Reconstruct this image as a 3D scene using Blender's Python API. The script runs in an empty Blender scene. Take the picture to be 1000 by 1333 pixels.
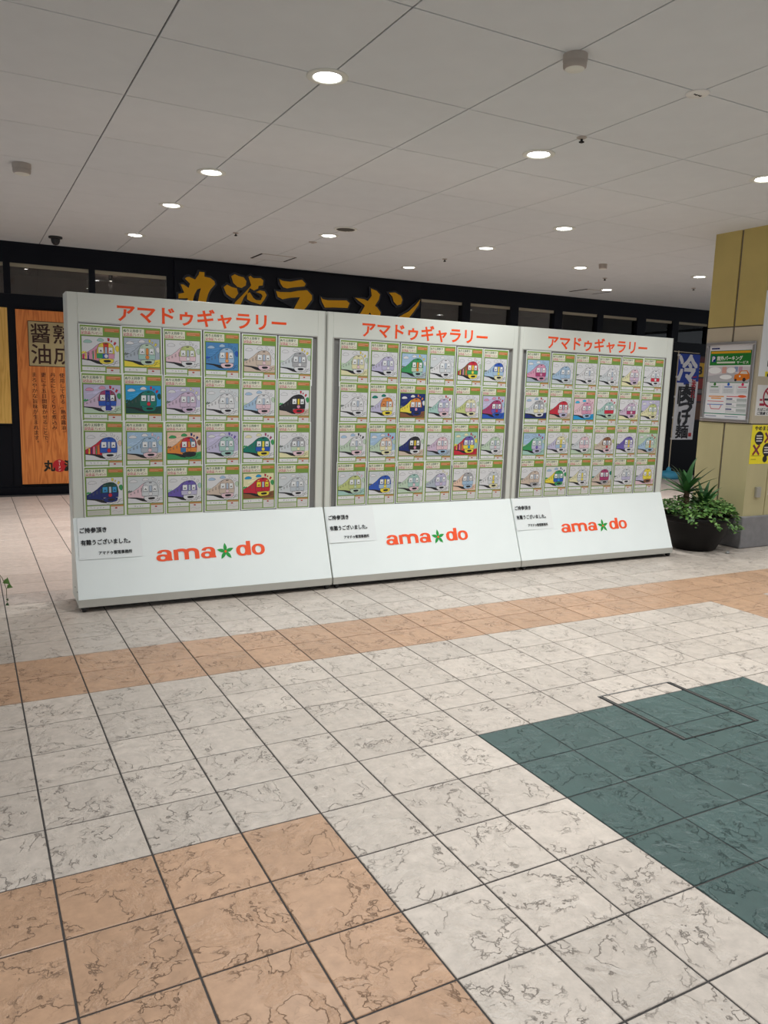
import bpy, math, random
from mathutils import Vector, Matrix
random.seed(7)
sc = bpy.context.scene
COL = sc.collection
R = math.radians
# ------------------------------------------------------------------ camera
CAM = (-1.07248, -2.40824, 1.53015)
YAW, PITCH, ROLL, FPX = 0.493748, -0.1566745, 0.0302503, 1013.806
fw = Vector((math.sin(YAW)*math.cos(PITCH), math.cos(YAW)*math.cos(PITCH), math.sin(PITCH)))
rt = Vector((math.cos(YAW), -math.sin(YAW), 0)); up = rt.cross(fw)
rt2 = math.cos(ROLL)*rt + math.sin(ROLL)*up; up2 = -math.sin(ROLL)*rt + math.cos(ROLL)*up
cd = bpy.data.cameras.new('camera'); cam = bpy.data.objects.new('camera', cd); COL.objects.link(cam)
cd.sensor_fit = 'HORIZONTAL'; cd.sensor_width = 36; cd.lens = 36*FPX/1000; cd.clip_start = .05
cam.matrix_world = Matrix(((rt2.x, up2.x, -fw.x, CAM[0]), (rt2.y, up2.y, -fw.y, CAM[1]), (rt2.z, up2.z, -fw.z, CAM[2]), (0, 0, 0, 1)))
sc.camera = cam
def proj(P):
    q = Vector(P) - Vector(CAM); w = q.dot(fw)
    return (500 + FPX*q.dot(rt2)/w, 666.5 - FPX*q.dot(up2)/w, w)
# ------------------------------------------------------------------ world, exposure
w = bpy.data.worlds.new('world'); sc.world = w; w.use_nodes = True
bg = w.node_tree.nodes['Background']; bg.inputs[0].default_value = (.86, .93, 1, 1); bg.inputs[1].default_value = .46
vs = sc.view_settings; vs.view_transform = 'Standard'; vs.look = 'None'; vs.gamma = 1; vs.use_curve_mapping = False
vs.exposure = 0.06
LAMP_W = 18
H = 3.235
# ------------------------------------------------------------------ helpers
def lin(c):
    return tuple((x/12.92 if x <= .04045 else ((x+.055)/1.055)**2.4) for x in c)
def rgb(r, g, b): return lin((r/255, g/255, b/255))
MATS = {}
def mat(name, col, rough=.6, metal=0, spec=.5, coat=0, emit=None, estr=1):
    if name in MATS: return MATS[name]
    m = bpy.data.materials.new(name); m.use_nodes = True; b = m.node_tree.nodes['Principled BSDF']
    b.inputs['Base Color'].default_value = (*col, 1); b.inputs['Roughness'].default_value = rough
    b.inputs['Metallic'].default_value = metal; b.inputs['Specular IOR Level'].default_value = spec
    b.inputs['Coat Weight'].default_value = coat
    if emit: b.inputs['Emission Color'].default_value = (*emit, 1); b.inputs['Emission Strength'].default_value = estr
    MATS[name] = m; return m
def noisy(m, col, amt=.12, scale=8, bump=0, bscale=60, stretch=None):
    nt = m.node_tree; b = nt.nodes['Principled BSDF']; N = nt.nodes.new; L = nt.links.new
    tc = N('ShaderNodeTexCoord'); mp = N('ShaderNodeMapping'); L(tc.outputs['Object'], mp.inputs[0])
    if stretch: mp.inputs['Scale'].default_value = stretch
    n = N('ShaderNodeTexNoise'); n.inputs['Scale'].default_value = scale; n.inputs['Detail'].default_value = 4; L(mp.outputs[0], n.inputs[0])
    r = N('ShaderNodeValToRGB'); L(n.outputs[0], r.inputs[0])
    r.color_ramp.elements[0].position = .3; r.color_ramp.elements[1].position = .7
    r.color_ramp.elements[0].color = (*[c*(1-amt) for c in col], 1); r.color_ramp.elements[1].color = (*[min(1, c*(1+amt)) for c in col], 1)
    L(r.outputs[0], b.inputs['Base Color'])
    if bump:
        n2 = N('ShaderNodeTexNoise'); n2.inputs['Scale'].default_value = bscale; L(mp.outputs[0], n2.inputs[0])
        bp = N('ShaderNodeBump'); bp.inputs['Strength'].default_value = bump; bp.inputs['Distance'].default_value = .002
        L(n2.outputs[0], bp.inputs['Height']); L(bp.outputs[0], b.inputs['Normal'])
    return m
def printmat(name, rough=.45, coat=0, spec=.4):
    m = mat(name, (1, 1, 1), rough, coat=coat, spec=spec); nt = m.node_tree
    a = nt.nodes.new('ShaderNodeAttribute'); a.attribute_name = 'ink'
    nt.links.new(a.outputs['Color'], nt.nodes['Principled BSDF'].inputs['Base Color']); return m
def tag(o, label=None, cat=None, group=None, kind=None):
    if label: o['label'] = label
    if cat: o['category'] = cat
    if group: o['group'] = group
    if kind: o['kind'] = kind
    return o
def setp(o, parent):
    if parent is not None: o.parent = parent
    return o
def empty(name, loc=(0, 0, 0), rot=(0, 0, 0)):
    o = bpy.data.objects.new(name, None); COL.objects.link(o); o.location = loc; o.rotation_euler = rot; o.empty_display_size = .1; return o
class MB:
    def __init__(s): s.v = []; s.f = []; s.c = []; s.m = []; s.sm = []
    def add(s, vs_, fs, col=(1, 1, 1), mi=0, smooth=False):
        o = len(s.v); s.v += [tuple(x) for x in vs_]
        for f in fs: s.f.append([i+o for i in f]); s.c.append(col); s.m.append(mi); s.sm.append(smooth)
        return s
    def box(s, x0, x1, y0, y1, z0, z1, mi=0, col=(1, 1, 1)):
        return s.add([(x0, y0, z0), (x1, y0, z0), (x1, y1, z0), (x0, y1, z0), (x0, y0, z1), (x1, y0, z1), (x1, y1, z1), (x0, y1, z1)],
              [(0, 3, 2, 1), (4, 5, 6, 7), (0, 1, 5, 4), (1, 2, 6, 5), (2, 3, 7, 6), (3, 0, 4, 7)], col, mi)
    def prism_x(s, prof, x0, x1, mi=0):          # prof: (y,z) counter-clockwise seen from -x ... closed
        n = len(prof); vs_ = [(x0, y, z) for y, z in prof] + [(x1, y, z) for y, z in prof]
        return s.add(vs_, [tuple(range(n)), tuple(range(2*n-1, n-1, -1))] + [(i, (i+1) % n + 0, (i+1) % n + n, i+n)[::-1] for i in range(n)], mi=mi)
    def prism_y(s, poly, y0, y1, mi=0, mside=None):  # poly (x,z) ccw seen from -y; y0 = front
        n = len(poly); vs_ = [(x, y0, z) for x, z in poly] + [(x, y1, z) for x, z in poly]
        s.add(vs_, [tuple(range(n)), tuple(range(2*n-1, n-1, -1))], mi=mi)
        return s.add(vs_, [(i+n, (i+1) % n+n, (i+1) % n, i) for i in range(n)], mi=mi if mside is None else mside)
    def lathe(s, prof, n=32, cx=0, cy=0, mi=0, smooth=True, cap0=False, cap1=False):
        vs_ = []; k = len(prof)
        for r, z in prof:
            for i in range(n): a = 2*math.pi*i/n; vs_.append((cx+r*math.cos(a), cy+r*math.sin(a), z))
        fs = [(j*n+i, j*n+(i+1) % n, (j+1)*n+(i+1) % n, (j+1)*n+i) for j in range(k-1) for i in range(n)]
        s.add(vs_, fs, mi=mi, smooth=smooth)
        if cap0: s.add(vs_[:n], [tuple(range(n))[::-1]], mi=mi)
        if cap1: s.add(vs_[-n:], [tuple(range(n))], mi=mi)
        return s
    def tube(s, pts, r, n=8, mi=0):
        pts = [Vector(p) for p in pts]; vs_ = []
        rr = r if isinstance(r, (list, tuple)) else [r]*len(pts)
        for i, p in enumerate(pts):
            d = (pts[min(i+1, len(pts)-1)]-pts[max(i-1, 0)]).normalized()
            a = d.cross(Vector((.31, .17, .93)));
            if a.length < .05: a = d.cross(Vector((1, 0, 0)))
            a.normalize(); b = d.cross(a)
            for k in range(n): t = 2*math.pi*k/n; vs_.append(p+rr[i]*(math.cos(t)*a+math.sin(t)*b))
        fs = [(i*n+k, (i+1)*n+k, (i+1)*n+(k+1) % n, i*n+(k+1) % n) for i in range(len(pts)-1) for k in range(n)]
        s.add(vs_, fs, mi=mi, smooth=True); s.add(vs_[:n], [tuple(range(n))], mi=mi); s.add(vs_[-n:], [tuple(range(n))[::-1]], mi=mi); return s
    # flat print: (x,z) polygons on layers towards -y
    def poly(s, pts, col, layer=1): return s.add([(x, -layer*LAY, z) for x, z in pts], [tuple(range(len(pts)))], col)
    def rect(s, x0, x1, z0, z1, col, layer=1): return s.poly([(x0, z0), (x1, z0), (x1, z1), (x0, z1)], col, layer)
    def disc(s, x, z, r, col, layer=1, n=16, rz=None): return s.poly([(x+r*math.cos(2*math.pi*i/n), z+(rz or r)*math.sin(2*math.pi*i/n)) for i in range(n)], col, layer)
    def line(s, pts, wd, col, layer=1):
        for (x0, z0), (x1, z1) in zip(pts, pts[1:]):
            d = math.hypot(x1-x0, z1-z0) or 1; nx, nz = -(z1-z0)/d*wd/2, (x1-x0)/d*wd/2
            s.poly([(x0-nx, z0-nz), (x1-nx, z1-nz), (x1+nx, z1+nz), (x0+nx, z0+nz)], col, layer)
        return s
    def text(s, body, x0, x1, z0, z1, col, layer=1, offset=0., four=True):   # fitted into a box
        title = body == 'アマドゥギャラリー'
        V, F = glyphs(body, offset if title else 0.); xs = [a for a, b in V]; zs = [b for a, b in V]
        a0, a1, b0, b1 = min(xs), max(xs), min(zs), max(zs); sx = (x1-x0)/(a1-a0); sz = (z1-z0)/(b1-b0); k = offset*.8; copies = [(0, 0)] if title or not offset else [(i*k*sx, j*k*sz) for i, j in (((-1, -1), (1, 1), (1, -1), (-1, 1)) if four else ((-1, 0), (1, 0)))]
        for ci, (dx, dz) in enumerate(copies): s.add([(x0+(a-a0)*sx + dx, -(layer+.35*ci)*LAY-.00002*ci, z0+(b-b0)*sz + dz) for a, b in V], F, col)
        return s
    def vtext(s, body, xc, ztop, size, col, layer=1, offset=0., pitch=1.04, sx=1):
        for k, ch in enumerate(body):
            V, F = glyphs(ch); z = ztop-(k*pitch+.86)*size
            if ch in '「」ー':
                V = [(.48-(b-.38), .38-(a-.5)*-1*-1) for a, b in V]
                V = [(a, b) for a, b in V]; F = [f for f in F]
            if ch in '、。': V = [(a+.55, b+.55) for a, b in V]
            for ci, dx in enumerate((-offset, offset) if offset else (0,)): s.add([(xc+(a-.5+dx)*size*sx, -(layer+.35*ci)*LAY, z+b*size) for a, b in V], F, col)
        return s
    def obj(s, name, mats, parent=None, ink=False, loc=None, rot=None, smooth=None):
        me = bpy.data.meshes.new(name); me.from_pydata(s.v, [], s.f)
        for m in (mats if isinstance(mats, (list, tuple)) else [mats]): me.materials.append(m)
        me.polygons.foreach_set('material_index', s.m); me.polygons.foreach_set('use_smooth', s.sm)
        if ink:
            at = me.color_attributes.new('ink', 'FLOAT_COLOR', 'CORNER'); d = []
            for f, c in zip(s.f, s.c): d += [c[0], c[1], c[2], 1.]*len(f)
            at.data.foreach_set('color', d)
        me.update(); o = bpy.data.objects.new(name, me); COL.objects.link(o); setp(o, parent)
        if loc: o.location = loc
        if rot: o.rotation_euler = rot
        return o
LAY = .00025
GC = {}
def glyphs(body, offset=0.):
    k = (body, offset)
    if k in GC: return GC[k]
    c = bpy.data.curves.new('tmp', 'FONT'); c.body = body; c.resolution_u = 2; c.offset = offset
    o = bpy.data.objects.new('tmp', c); COL.objects.link(o)
    m = bpy.data.meshes.new_from_object(o.evaluated_get(bpy.context.evaluated_depsgraph_get()))
    GC[k] = ([(v.co.x, v.co.y) for v in m.vertices], [tuple(p.vertices) for p in m.polygons])
    bpy.data.objects.remove(o); bpy.data.curves.remove(c); bpy.data.meshes.remove(m); return GC[k]
def bevel(o, wd=.003, seg=1):
    b = o.modifiers.new('bevel', 'BEVEL'); b.width = wd; b.segments = seg; b.limit_method = 'ANGLE'; b.angle_limit = R(40); return o
def dup(o, parent=None):
    c = o.copy(); COL.objects.link(c); c.parent = parent if parent else o.parent
    for ch in o.children:
        if ch.type != 'LIGHT': dup(ch, c)
    return c
# ------------------------------------------------------------------ materials
M_black = mat('black_rubber', rgb(18, 18, 20), .5)
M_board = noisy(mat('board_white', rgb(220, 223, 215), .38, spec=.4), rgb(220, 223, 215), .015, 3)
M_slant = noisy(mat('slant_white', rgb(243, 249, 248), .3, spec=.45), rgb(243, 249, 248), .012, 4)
M_edge = mat('aluminium_edge', rgb(196, 195, 188), .4, .35)
M_felt = noisy(mat('grey_felt', rgb(132, 132, 130), .9), rgb(132, 132, 130), .06, 300)
M_paper = printmat('sheet_print', .36, coat=.15)
M_print = printmat('sign_print', .5)
M_gloss = printmat('poster_print', .25)
M_orange = mat('orange_vinyl', rgb(246, 82, 26), .4)
M_navy = noisy(mat('navy_panel', rgb(9, 11, 20), .4, spec=.16), rgb(9, 11, 20), .1, 2)
M_steel = mat('brushed_steel', rgb(150, 150, 150), .35, .9)
M_alu = mat('frame_aluminium', rgb(176, 176, 178), .32, .85)
M_dark = mat('dark_gap', rgb(30, 28, 28), .8)
def tile_mat(name, base, dark, bump=.9, line=.6, rough=.38):
    m = mat(name, base, rough, spec=.5); nt = m.node_tree; b = nt.nodes['Principled BSDF']; N = nt.nodes.new; L = nt.links.new
    g = N('ShaderNodeNewGeometry'); oi = N('ShaderNodeObjectInfo')
    ad = N('ShaderNodeMath'); L(g.outputs['Random Per Island'], ad.inputs[0]); L(oi.outputs['Random'], ad.inputs[1])
    cx = N('ShaderNodeCombineXYZ')
    for i, k in enumerate((37.1, 91.7, 53.3)):
        mu = N('ShaderNodeMath'); mu.operation = 'MULTIPLY'; mu.inputs[1].default_value = k; L(ad.outputs[0], mu.inputs[0]); L(mu.outputs[0], cx.inputs[i])
    va = N('ShaderNodeVectorMath'); L(g.outputs['Position'], va.inputs[0]); L(cx.outputs[0], va.inputs[1])
    n1 = N('ShaderNodeTexNoise'); n1.inputs['Scale'].default_value = 5.5; n1.inputs['Detail'].default_value = 7; n1.inputs['Roughness'].default_value = .58; n1.inputs['Distortion'].default_value = .25; L(va.outputs[0], n1.inputs[0])
    # riven ledges: contour lines of the noise
    lines = None
    for lv in (.46, .56):
        s = N('ShaderNodeMath'); s.operation = 'SUBTRACT'; s.inputs[1].default_value = lv; L(n1.outputs[0], s.inputs[0])
        a = N('ShaderNodeMath'); a.operation = 'ABSOLUTE'; L(s.outputs[0], a.inputs[0])
        mr = N('ShaderNodeMapRange'); mr.inputs[1].default_value = 0; mr.inputs[2].default_value = .0085; mr.inputs[3].default_value = 1; mr.inputs[4].default_value = 0; L(a.outputs[0], mr.inputs[0])
        if lines is None: lines = mr.outputs[0]
        else:
            mx = N('ShaderNodeMath'); mx.operation = 'MAXIMUM'; L(lines, mx.inputs[0]); L(mr.outputs[0], mx.inputs[1]); lines = mx.outputs[0]
    n2 = N('ShaderNodeTexNoise'); n2.inputs['Scale'].default_value = 9; n2.inputs['Detail'].default_value = 2; L(va.outputs[0], n2.inputs[0])
    mk = N('ShaderNodeMapRange'); mk.inputs[1].default_value = .45; mk.inputs[2].default_value = .58; L(n2.outputs[0], mk.inputs[0])
    lm = N('ShaderNodeMath'); lm.operation = 'MULTIPLY'; L(lines, lm.inputs[0]); L(mk.outputs[0], lm.inputs[1])
    lk = N('ShaderNodeMath'); lk.operation = 'MULTIPLY'; lk.inputs[1].default_value = line; L(lm.outputs[0], lk.inputs[0])
    n4 = N('ShaderNodeTexNoise'); n4.inputs['Scale'].default_value = 17; n4.inputs['Detail'].default_value = 5; n4.inputs['Distortion'].default_value = .5; L(va.outputs[0], n4.inputs[0])
    s4 = N('ShaderNodeMath'); s4.operation = 'SUBTRACT'; s4.inputs[1].default_value = .5; L(n4.outputs[0], s4.inputs[0]); a4 = N('ShaderNodeMath'); a4.operation = 'ABSOLUTE'; L(s4.outputs[0], a4.inputs[0])
    r4 = N('ShaderNodeMapRange'); r4.inputs[1].default_value = 0; r4.inputs[2].default_value = .016; r4.inputs[3].default_value = line*.5; r4.inputs[4].default_value = 0; L(a4.outputs[0], r4.inputs[0])
    m4 = N('ShaderNodeMath'); m4.operation = 'MULTIPLY'; L(r4.outputs[0], m4.inputs[0]); L(mk.outputs[0], m4.inputs[1]); x4 = N('ShaderNodeMath'); x4.operation = 'MAXIMUM'; L(lk.outputs[0], x4.inputs[0]); L(m4.outputs[0], x4.inputs[1]); lk = x4
    n3 = N('ShaderNodeTexNoise'); n3.inputs['Scale'].default_value = 22; n3.inputs['Detail'].default_value = 6; n3.inputs['Roughness'].default_value = .65; L(va.outputs[0], n3.inputs[0])
    cr = N('ShaderNodeValToRGB'); L(n3.outputs[0], cr.inputs[0]); cr.color_ramp.elements[0].position = .32; cr.color_ramp.elements[1].position = .68
    cr.color_ramp.elements[0].color = (*[c*.86 for c in base], 1); cr.color_ramp.elements[1].color = (*[min(1, c*1.09) for c in base], 1)
    hs = N('ShaderNodeHueSaturation'); L(cr.outputs[0], hs.inputs['Color'])
    vr = N('ShaderNodeMapRange'); vr.inputs[3].default_value = .92; vr.inputs[4].default_value = 1.07
    fr = N('ShaderNodeMath'); fr.operation = 'FRACT'; L(ad.outputs[0], fr.inputs[0]); L(fr.outputs[0], vr.inputs[0]); L(vr.outputs[0], hs.inputs['Value'])
    mx = N('ShaderNodeMixRGB'); L(lk.outputs[0], mx.inputs[0]); L(hs.outputs[0], mx.inputs[1]); mx.inputs[2].default_value = (*dark, 1); L(mx.outputs[0], b.inputs['Base Color'])
    st = N('ShaderNodeMapRange'); st.interpolation_type = 'SMOOTHSTEP'; st.inputs[1].default_value = .44; st.inputs[2].default_value = .58; L(n1.outputs[0], st.inputs[0])
    hsum = N('ShaderNodeMath'); hsum.operation = 'SUBTRACT'; L(st.outputs[0], hsum.inputs[0]); L(lm.outputs[0], hsum.inputs[1])
    bp = N('ShaderNodeBump'); bp.inputs['Strength'].default_value = bump; bp.inputs['Distance'].default_value = .004; L(hsum.outputs[0], bp.inputs['Height']); L(bp.outputs[0], b.inputs['Normal'])
    return m
M_beige = tile_mat('tile_beige', rgb(195, 183, 173), rgb(112, 98, 88))
M_terra = tile_mat('tile_terracotta', rgb(184, 148, 121), rgb(124, 94, 72))
M_green = tile_mat('tile_green', rgb(66, 88, 86), rgb(42, 60, 58), line=.6)
M_pink = tile_mat('tile_rose_beige', rgb(200, 182, 172), rgb(164, 144, 136), line=.35, bump=.15)
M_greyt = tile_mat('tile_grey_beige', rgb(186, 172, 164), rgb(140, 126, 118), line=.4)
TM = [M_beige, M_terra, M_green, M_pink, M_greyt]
M_grout = noisy(mat('grout', rgb(64, 60, 59), .85), rgb(64, 60, 59), .1, 30)
# ------------------------------------------------------------------ floor
T = .3
fl = MB().box(-5, 15.5, -4.5, 9.6, -.06, -.0035).obj('floor', M_grout); tag(fl, kind='structure')
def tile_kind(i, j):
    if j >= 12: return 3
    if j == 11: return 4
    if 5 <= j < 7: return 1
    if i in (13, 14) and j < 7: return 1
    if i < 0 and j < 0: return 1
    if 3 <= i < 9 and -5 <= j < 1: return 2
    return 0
def tile_geo(cx, cy, mb=None, mi=0):
    a, c = .1468, .1448; mb = mb or MB()
    vs_ = [(cx+sx*r, cy+sy*r, z) for r, z in ((a, -.006), (a, -.0016), (c, 0)) for sx, sy in ((-1, -1), (1, -1), (1, 1), (-1, 1))]
    fs = [(8, 9, 10, 11)] + [(k*4+i, k*4+(i+1) % 4, k*4+4+(i+1) % 4, k*4+4+i) for k in (0, 1) for i in range(4)]
    return mb.add(vs_, fs, mi=mi)
cand = []
for i in range(-14, 49):
    for j in range(-12, 29):
        x, y = (i+.5)*T, (j+.5)*T
        px, py, wd = proj((x, y, 0))
        sc_ = 0
        if wd > .3 and -60 < px < 1060 and py < 1400 and not (3.0 < y and -.3 < x < 9.4): sc_ = 1/(wd**3)
        cand.append((sc_, i, j))
cand.sort(reverse=True)
proto = {}
rest = MB()
for n_, (s_, i, j) in enumerate(cand):
    k = tile_kind(i, j); x, y = (i+.5)*T, (j+.5)*T
    if n_ < 300 and s_ > 0:
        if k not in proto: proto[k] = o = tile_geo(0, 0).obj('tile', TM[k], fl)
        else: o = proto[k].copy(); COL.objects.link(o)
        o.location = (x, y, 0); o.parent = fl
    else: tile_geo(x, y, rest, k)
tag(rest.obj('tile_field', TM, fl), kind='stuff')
# floor hatch
ht = empty('floor_hatch', (5.77*T, -.44*T, 0)); tag(ht, 'steel-edged square access hatch set in the green floor tiles', 'hatch')
W_, D_ = 1.69*T, 1.81*T
for x in (0, W_):
    s_ = 1 if x == 0 else -1
    MB().box(x-.006, x+.006, 0, D_, -.003, .0022).obj('edge_bar', M_dark, ht)
    MB().box(x+s_*.008-.0025, x+s_*.008+.0025, 0, D_, -.003, .003).obj('edge_trim', M_steel, ht)
    MB().box(x+s_*.016-.005, x+s_*.016+.005, .0, D_, -.003, .0022).obj('edge_bar', M_dark, ht)
for y in (0, D_):
    MB().box(-.006, W_+.006, y-.004, y+.004, -.003, .0024).obj('end_bar', M_dark if y == 0 else M_steel, ht)
# ------------------------------------------------------------------ ceiling
G = .9322; GX, GY = -.1337, .9355
M_ceil = noisy(mat('ceiling_board', rgb(208, 211, 212), .8, spec=.2), rgb(208, 211, 212), .02, 5, .15, 220)
ce = MB().box(-5, 15.5, -4.5, 9.6, H+.012, H+.06).obj('ceiling', M_dark); tag(ce, kind='structure')
pr = None
for k in range(-4, 16):
    for m in range(-5, 9):
        if pr is None:
            a = (G-.008)/2; mb = MB(); vs_ = [(sx*r, sy*r, z) for r, z in ((a, .014), (a, .002), (a-.002, 0)) for sx, sy in ((-1, -1), (1, -1), (1, 1), (-1, 1))]
            mb.add(vs_, [(11, 10, 9, 8)] + [(q*4+4+i, q*4+4+(i+1) % 4, q*4+(i+1) % 4, q*4+i) for q in (0, 1) for i in range(4)])
            pr = o = mb.obj('panel', M_ceil, ce)
        else: o = pr.copy(); COL.objects.link(o)
        o.location = (GX+(k+.5)*G, GY+(m+.5)*G, H)
# ------------------------------------------------------------------ downlights
M_trim = mat('lamp_trim', rgb(214, 214, 204), .5); M_lens = mat('lamp_lens', (1, 1, 1), .3, emit=(1, 1, 1), estr=14)
seen = [(.79, 1.87), (.79, 4.2), (.79, 5.61), (.79, 7.45), (2.66, 2.34), (4.51, 1.86), (4.51, 4.2), (4.53, 5.62), (4.54, 7.5), (2.67, 6.07), (6.38, 6.03), (8.24, 7.47), (8.2, 5.6)]
unseen = [(.79, -.47), (2.66, -.0), (4.51, -.47), (-1.07, 6.07), (-1.07, -1.4), (6.38, .47), (8.24, 1.87), (2.66, -2.4), (8.24, 4.2), (-2.94, 4.2), (10.1, 2.8)]
pl = None
for (x, y) in seen+unseen:
    if pl is None:
        pl = o = empty('downlight'); tag(o, 'glowing round recessed downlight with a pale rim in the panel ceiling', 'light', 'ceiling downlights')
        MB().lathe([(.117, 0), (.117, -.005), (.11, -.008), (.088, -.010), (.082, -.008), (.076, -.003), (.076, 0)], 40).obj('trim_ring', M_trim, o)
        MB().lathe([(.0755, -.002), (.06, -.006), (.03, -.009), (.001, -.010)], 32, cap1=False).obj('lens', M_lens, o)
    else: o = dup(pl)
    o.location = (x, y, H); off = (x, y) in unseen
    if off: o.name = 'downlight_offscreen'
    ld = bpy.data.lights.new('lamp', 'AREA'); ld.shape = 'DISK'; ld.size = .14; ld.energy = LAMP_W; ld.color = (.965, 1, .985); ld.spread = R(112)
    lo = bpy.data.objects.new('lamp_%d_offscreen' % (unseen.index((x, y))+1) if off else 'lamp', ld); COL.objects.link(lo); lo.location = (0, 0, -.014); lo.parent = o
# ------------------------------------------------------------------ ceiling devices
M_dev = mat('device_plastic', rgb(170, 160, 150), .5); M_devw = mat('device_white', rgb(222, 220, 214), .45)
def detector(x, y, s, label):
    o = empty('smoke_detector', (x, y, H)); tag(o, label, 'smoke detector')
    MB().lathe([(.062*s, 0), (.062*s, -.03*s), (.058*s, -.034*s), (.058*s, -.038*s), (.06*s, -.042*s), (.058*s, -.06*s), (.05*s, -.068*s)], 28, cap1=False).obj('housing', M_dev, o)
    MB().lathe([(.05*s, -.068*s), (.042*s, -.072*s), (.001, -.073*s)], 28).obj('sensor_cap', M_trim, o)
detector(1.75, .93, 1.0, 'tall beige smoke detector on a ceiling joint crossing')
detector(-.58, 4.85, 1.15, 'squat beige smoke detector inside a ceiling panel near the wood-grain sign')
detector(6.42, 5.64, .9, 'small beige smoke detector beside the column top')
o = empty('ceiling_speaker', (2.67, .95, H)); tag(o, 'flat white round ceiling speaker with small printed marks', 'speaker')
MB().lathe([(.065, 0), (.065, -.004), (.058, -.009), (.001, -.01)], 32).obj('cover', M_devw, o)
mk = MB()
for k in range(4): mk.box(-.03+k*.016, -.022+k*.016, -.006, .006 if k % 2 else .002, -.0125, -.0098)
mk.obj('printed_marks', M_dark, o)
sp = None
for (x, y) in [(2.66, 1.89), (1.74, 6.58), (4.56, 6.59), (7.31, 6.54), (9.09, 6.46)]:
    if sp is None:
        sp = o = empty('sprinkler'); tag(o, 'small fire sprinkler head with a dark nozzle on the ceiling', 'sprinkler', 'ceiling sprinkler heads')
        MB().lathe([(.034, 0), (.034, -.004), (.026, -.009), (.016, -.012), (.001, -.012)], 20).obj('escutcheon', M_dev, o)
        MB().lathe([(.008, -.01), (.008, -.026), (.018, -.028), (.018, -.033), (.008, -.037), (.001, -.038)], 14).obj('nozzle', M_dark, o)
    else: o = dup(sp)
    o.location = (x, y, H)
o = empty('dome_camera', (-.01, 8.19, H)); tag(o, 'black dome security camera hanging under the ceiling by the storefront', 'camera')
MB().lathe([(.08, 0), (.08, -.02), (.055, -.026)], 24, cap1=True).obj('mount', M_black, o)
MB().lathe([(.052, -.024), (.052, -.05), (.044, -.075), (.026, -.095), (.001, -.102)], 24).obj('dome', M_black, o)
o = empty('ceiling_vent', (2.67, 5.62, H)); tag(o, 'dark round grille in a pale ring on the ceiling', 'vent')
MB().lathe([(.125, 0), (.125, -.008), (.11, -.012), (.1, -.006)], 36).obj('ring', M_trim, o)
MB().lathe([(.101, -.005), (.001, -.0055)], 36).obj('grille', mat('grille', rgb(88, 84, 76), .7), o)
for k in range(-4, 5): MB().box(-math.sqrt(.1**2-(k*.022)**2), math.sqrt(.1**2-(k*.022)**2), k*.022-.003, k*.022+.003, -.0095, -.005).obj('bar', mat('grille_bar', rgb(110, 105, 96), .7), o)
o = empty('emergency_lamp', (2.68, 6.56, H)); tag(o, 'tiny flat emergency lamp next to the dark round ceiling grille', 'light')
MB().lathe([(.05, 0), (.05, -.005), (.04, -.009), (.018, -.01), (.018, -.016), (.001, -.017)], 24).obj('body', M_dev, o)
def hatch(x, y, sx, sy, lab):
    o = empty('ceiling_hatch', (x, y, H)); tag(o, lab, 'hatch')
    MB().box(-sx/2, sx/2, -sy/2, sy/2, -.004, .002).obj('hatch_panel', M_ceil, o)
    for s in (-1, 1):
        MB().box(s*sx/2-.012, s*sx/2+.012, -sy/2, sy/2, -.0065, .002).obj('edge', M_dark, o)
        MB().box(-sx/2, sx/2, s*sy/2-.004, s*sy/2+.004, -.006, .002).obj('edge', M_dev, o)
hatch(2.69, 7.95, .47, .44, 'square ceiling access hatch in front of the gold shop sign')
hatch(8.2, 7.82, .5, .42, 'square ceiling access hatch beyond the third gallery board')
# ------------------------------------------------------------------ storefront (wall_back), local x along the wall
WA = R(-2.0); WO = (-.6, 8.9, 0)
wb = MB()
wb.box(-4, 15.2, 0, .12, 0, .9).box(-4, 15.2, .0, .12, 2.42, 2.59).box(-4, 15.2, 0, .12, 2.975, H+.05).box(-4, 15.2, .02, .12, .9, 2.42)
wb = wb.obj('wall_back', M_navy, None, loc=WO, rot=(0, 0, WA)); tag(wb, kind='structure')
M_glass = bpy.data.materials.new('dark_glass'); M_glass.use_nodes = True; nt = M_glass.node_tree; nt.nodes.clear()
N = nt.nodes.new; out = N('ShaderNodeOutputMaterial'); mixs = N('ShaderNodeMixShader'); tr = N('ShaderNodeBsdfTransparent'); gl = N('ShaderNodeBsdfGlossy'); fz = N('ShaderNodeFresnel')
tr.inputs[0].default_value = (.86, .84, .82, 1); gl.inputs['Roughness'].default_value = .02; gl.inputs[0].default_value = (.9, .9, .9, 1); fz.inputs[0].default_value = 1.6
for a, b in ((fz.outputs[0], mixs.inputs[0]), (tr.outputs[0], mixs.inputs[1]), (gl.outputs[0], mixs.inputs[2]), (mixs.outputs[0], out.inputs[0])): nt.links.new(a, b)
M_inner = noisy(mat('shop_interior', rgb(120, 104, 94), .9), rgb(120, 104, 94), .15, 1.2)
M_soff = mat('inner_soffit', rgb(150, 142, 122), .7)
wins = [(-1.9, -.96), (-.88, .03), (.11, 1.05), (1.13, 2.06), (6.06, 6.84), (6.99, 7.8), (7.96, 8.73), (8.9, 9.7), (9.83, 10.65), (10.86, 11.54), (11.7, 12.49), (12.66, 13.4)]
def post(a, b): MB().box(a, b, -.012, .12, 2.585, 2.98).obj('mullion', M_navy, wb)
prev = -4
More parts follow.
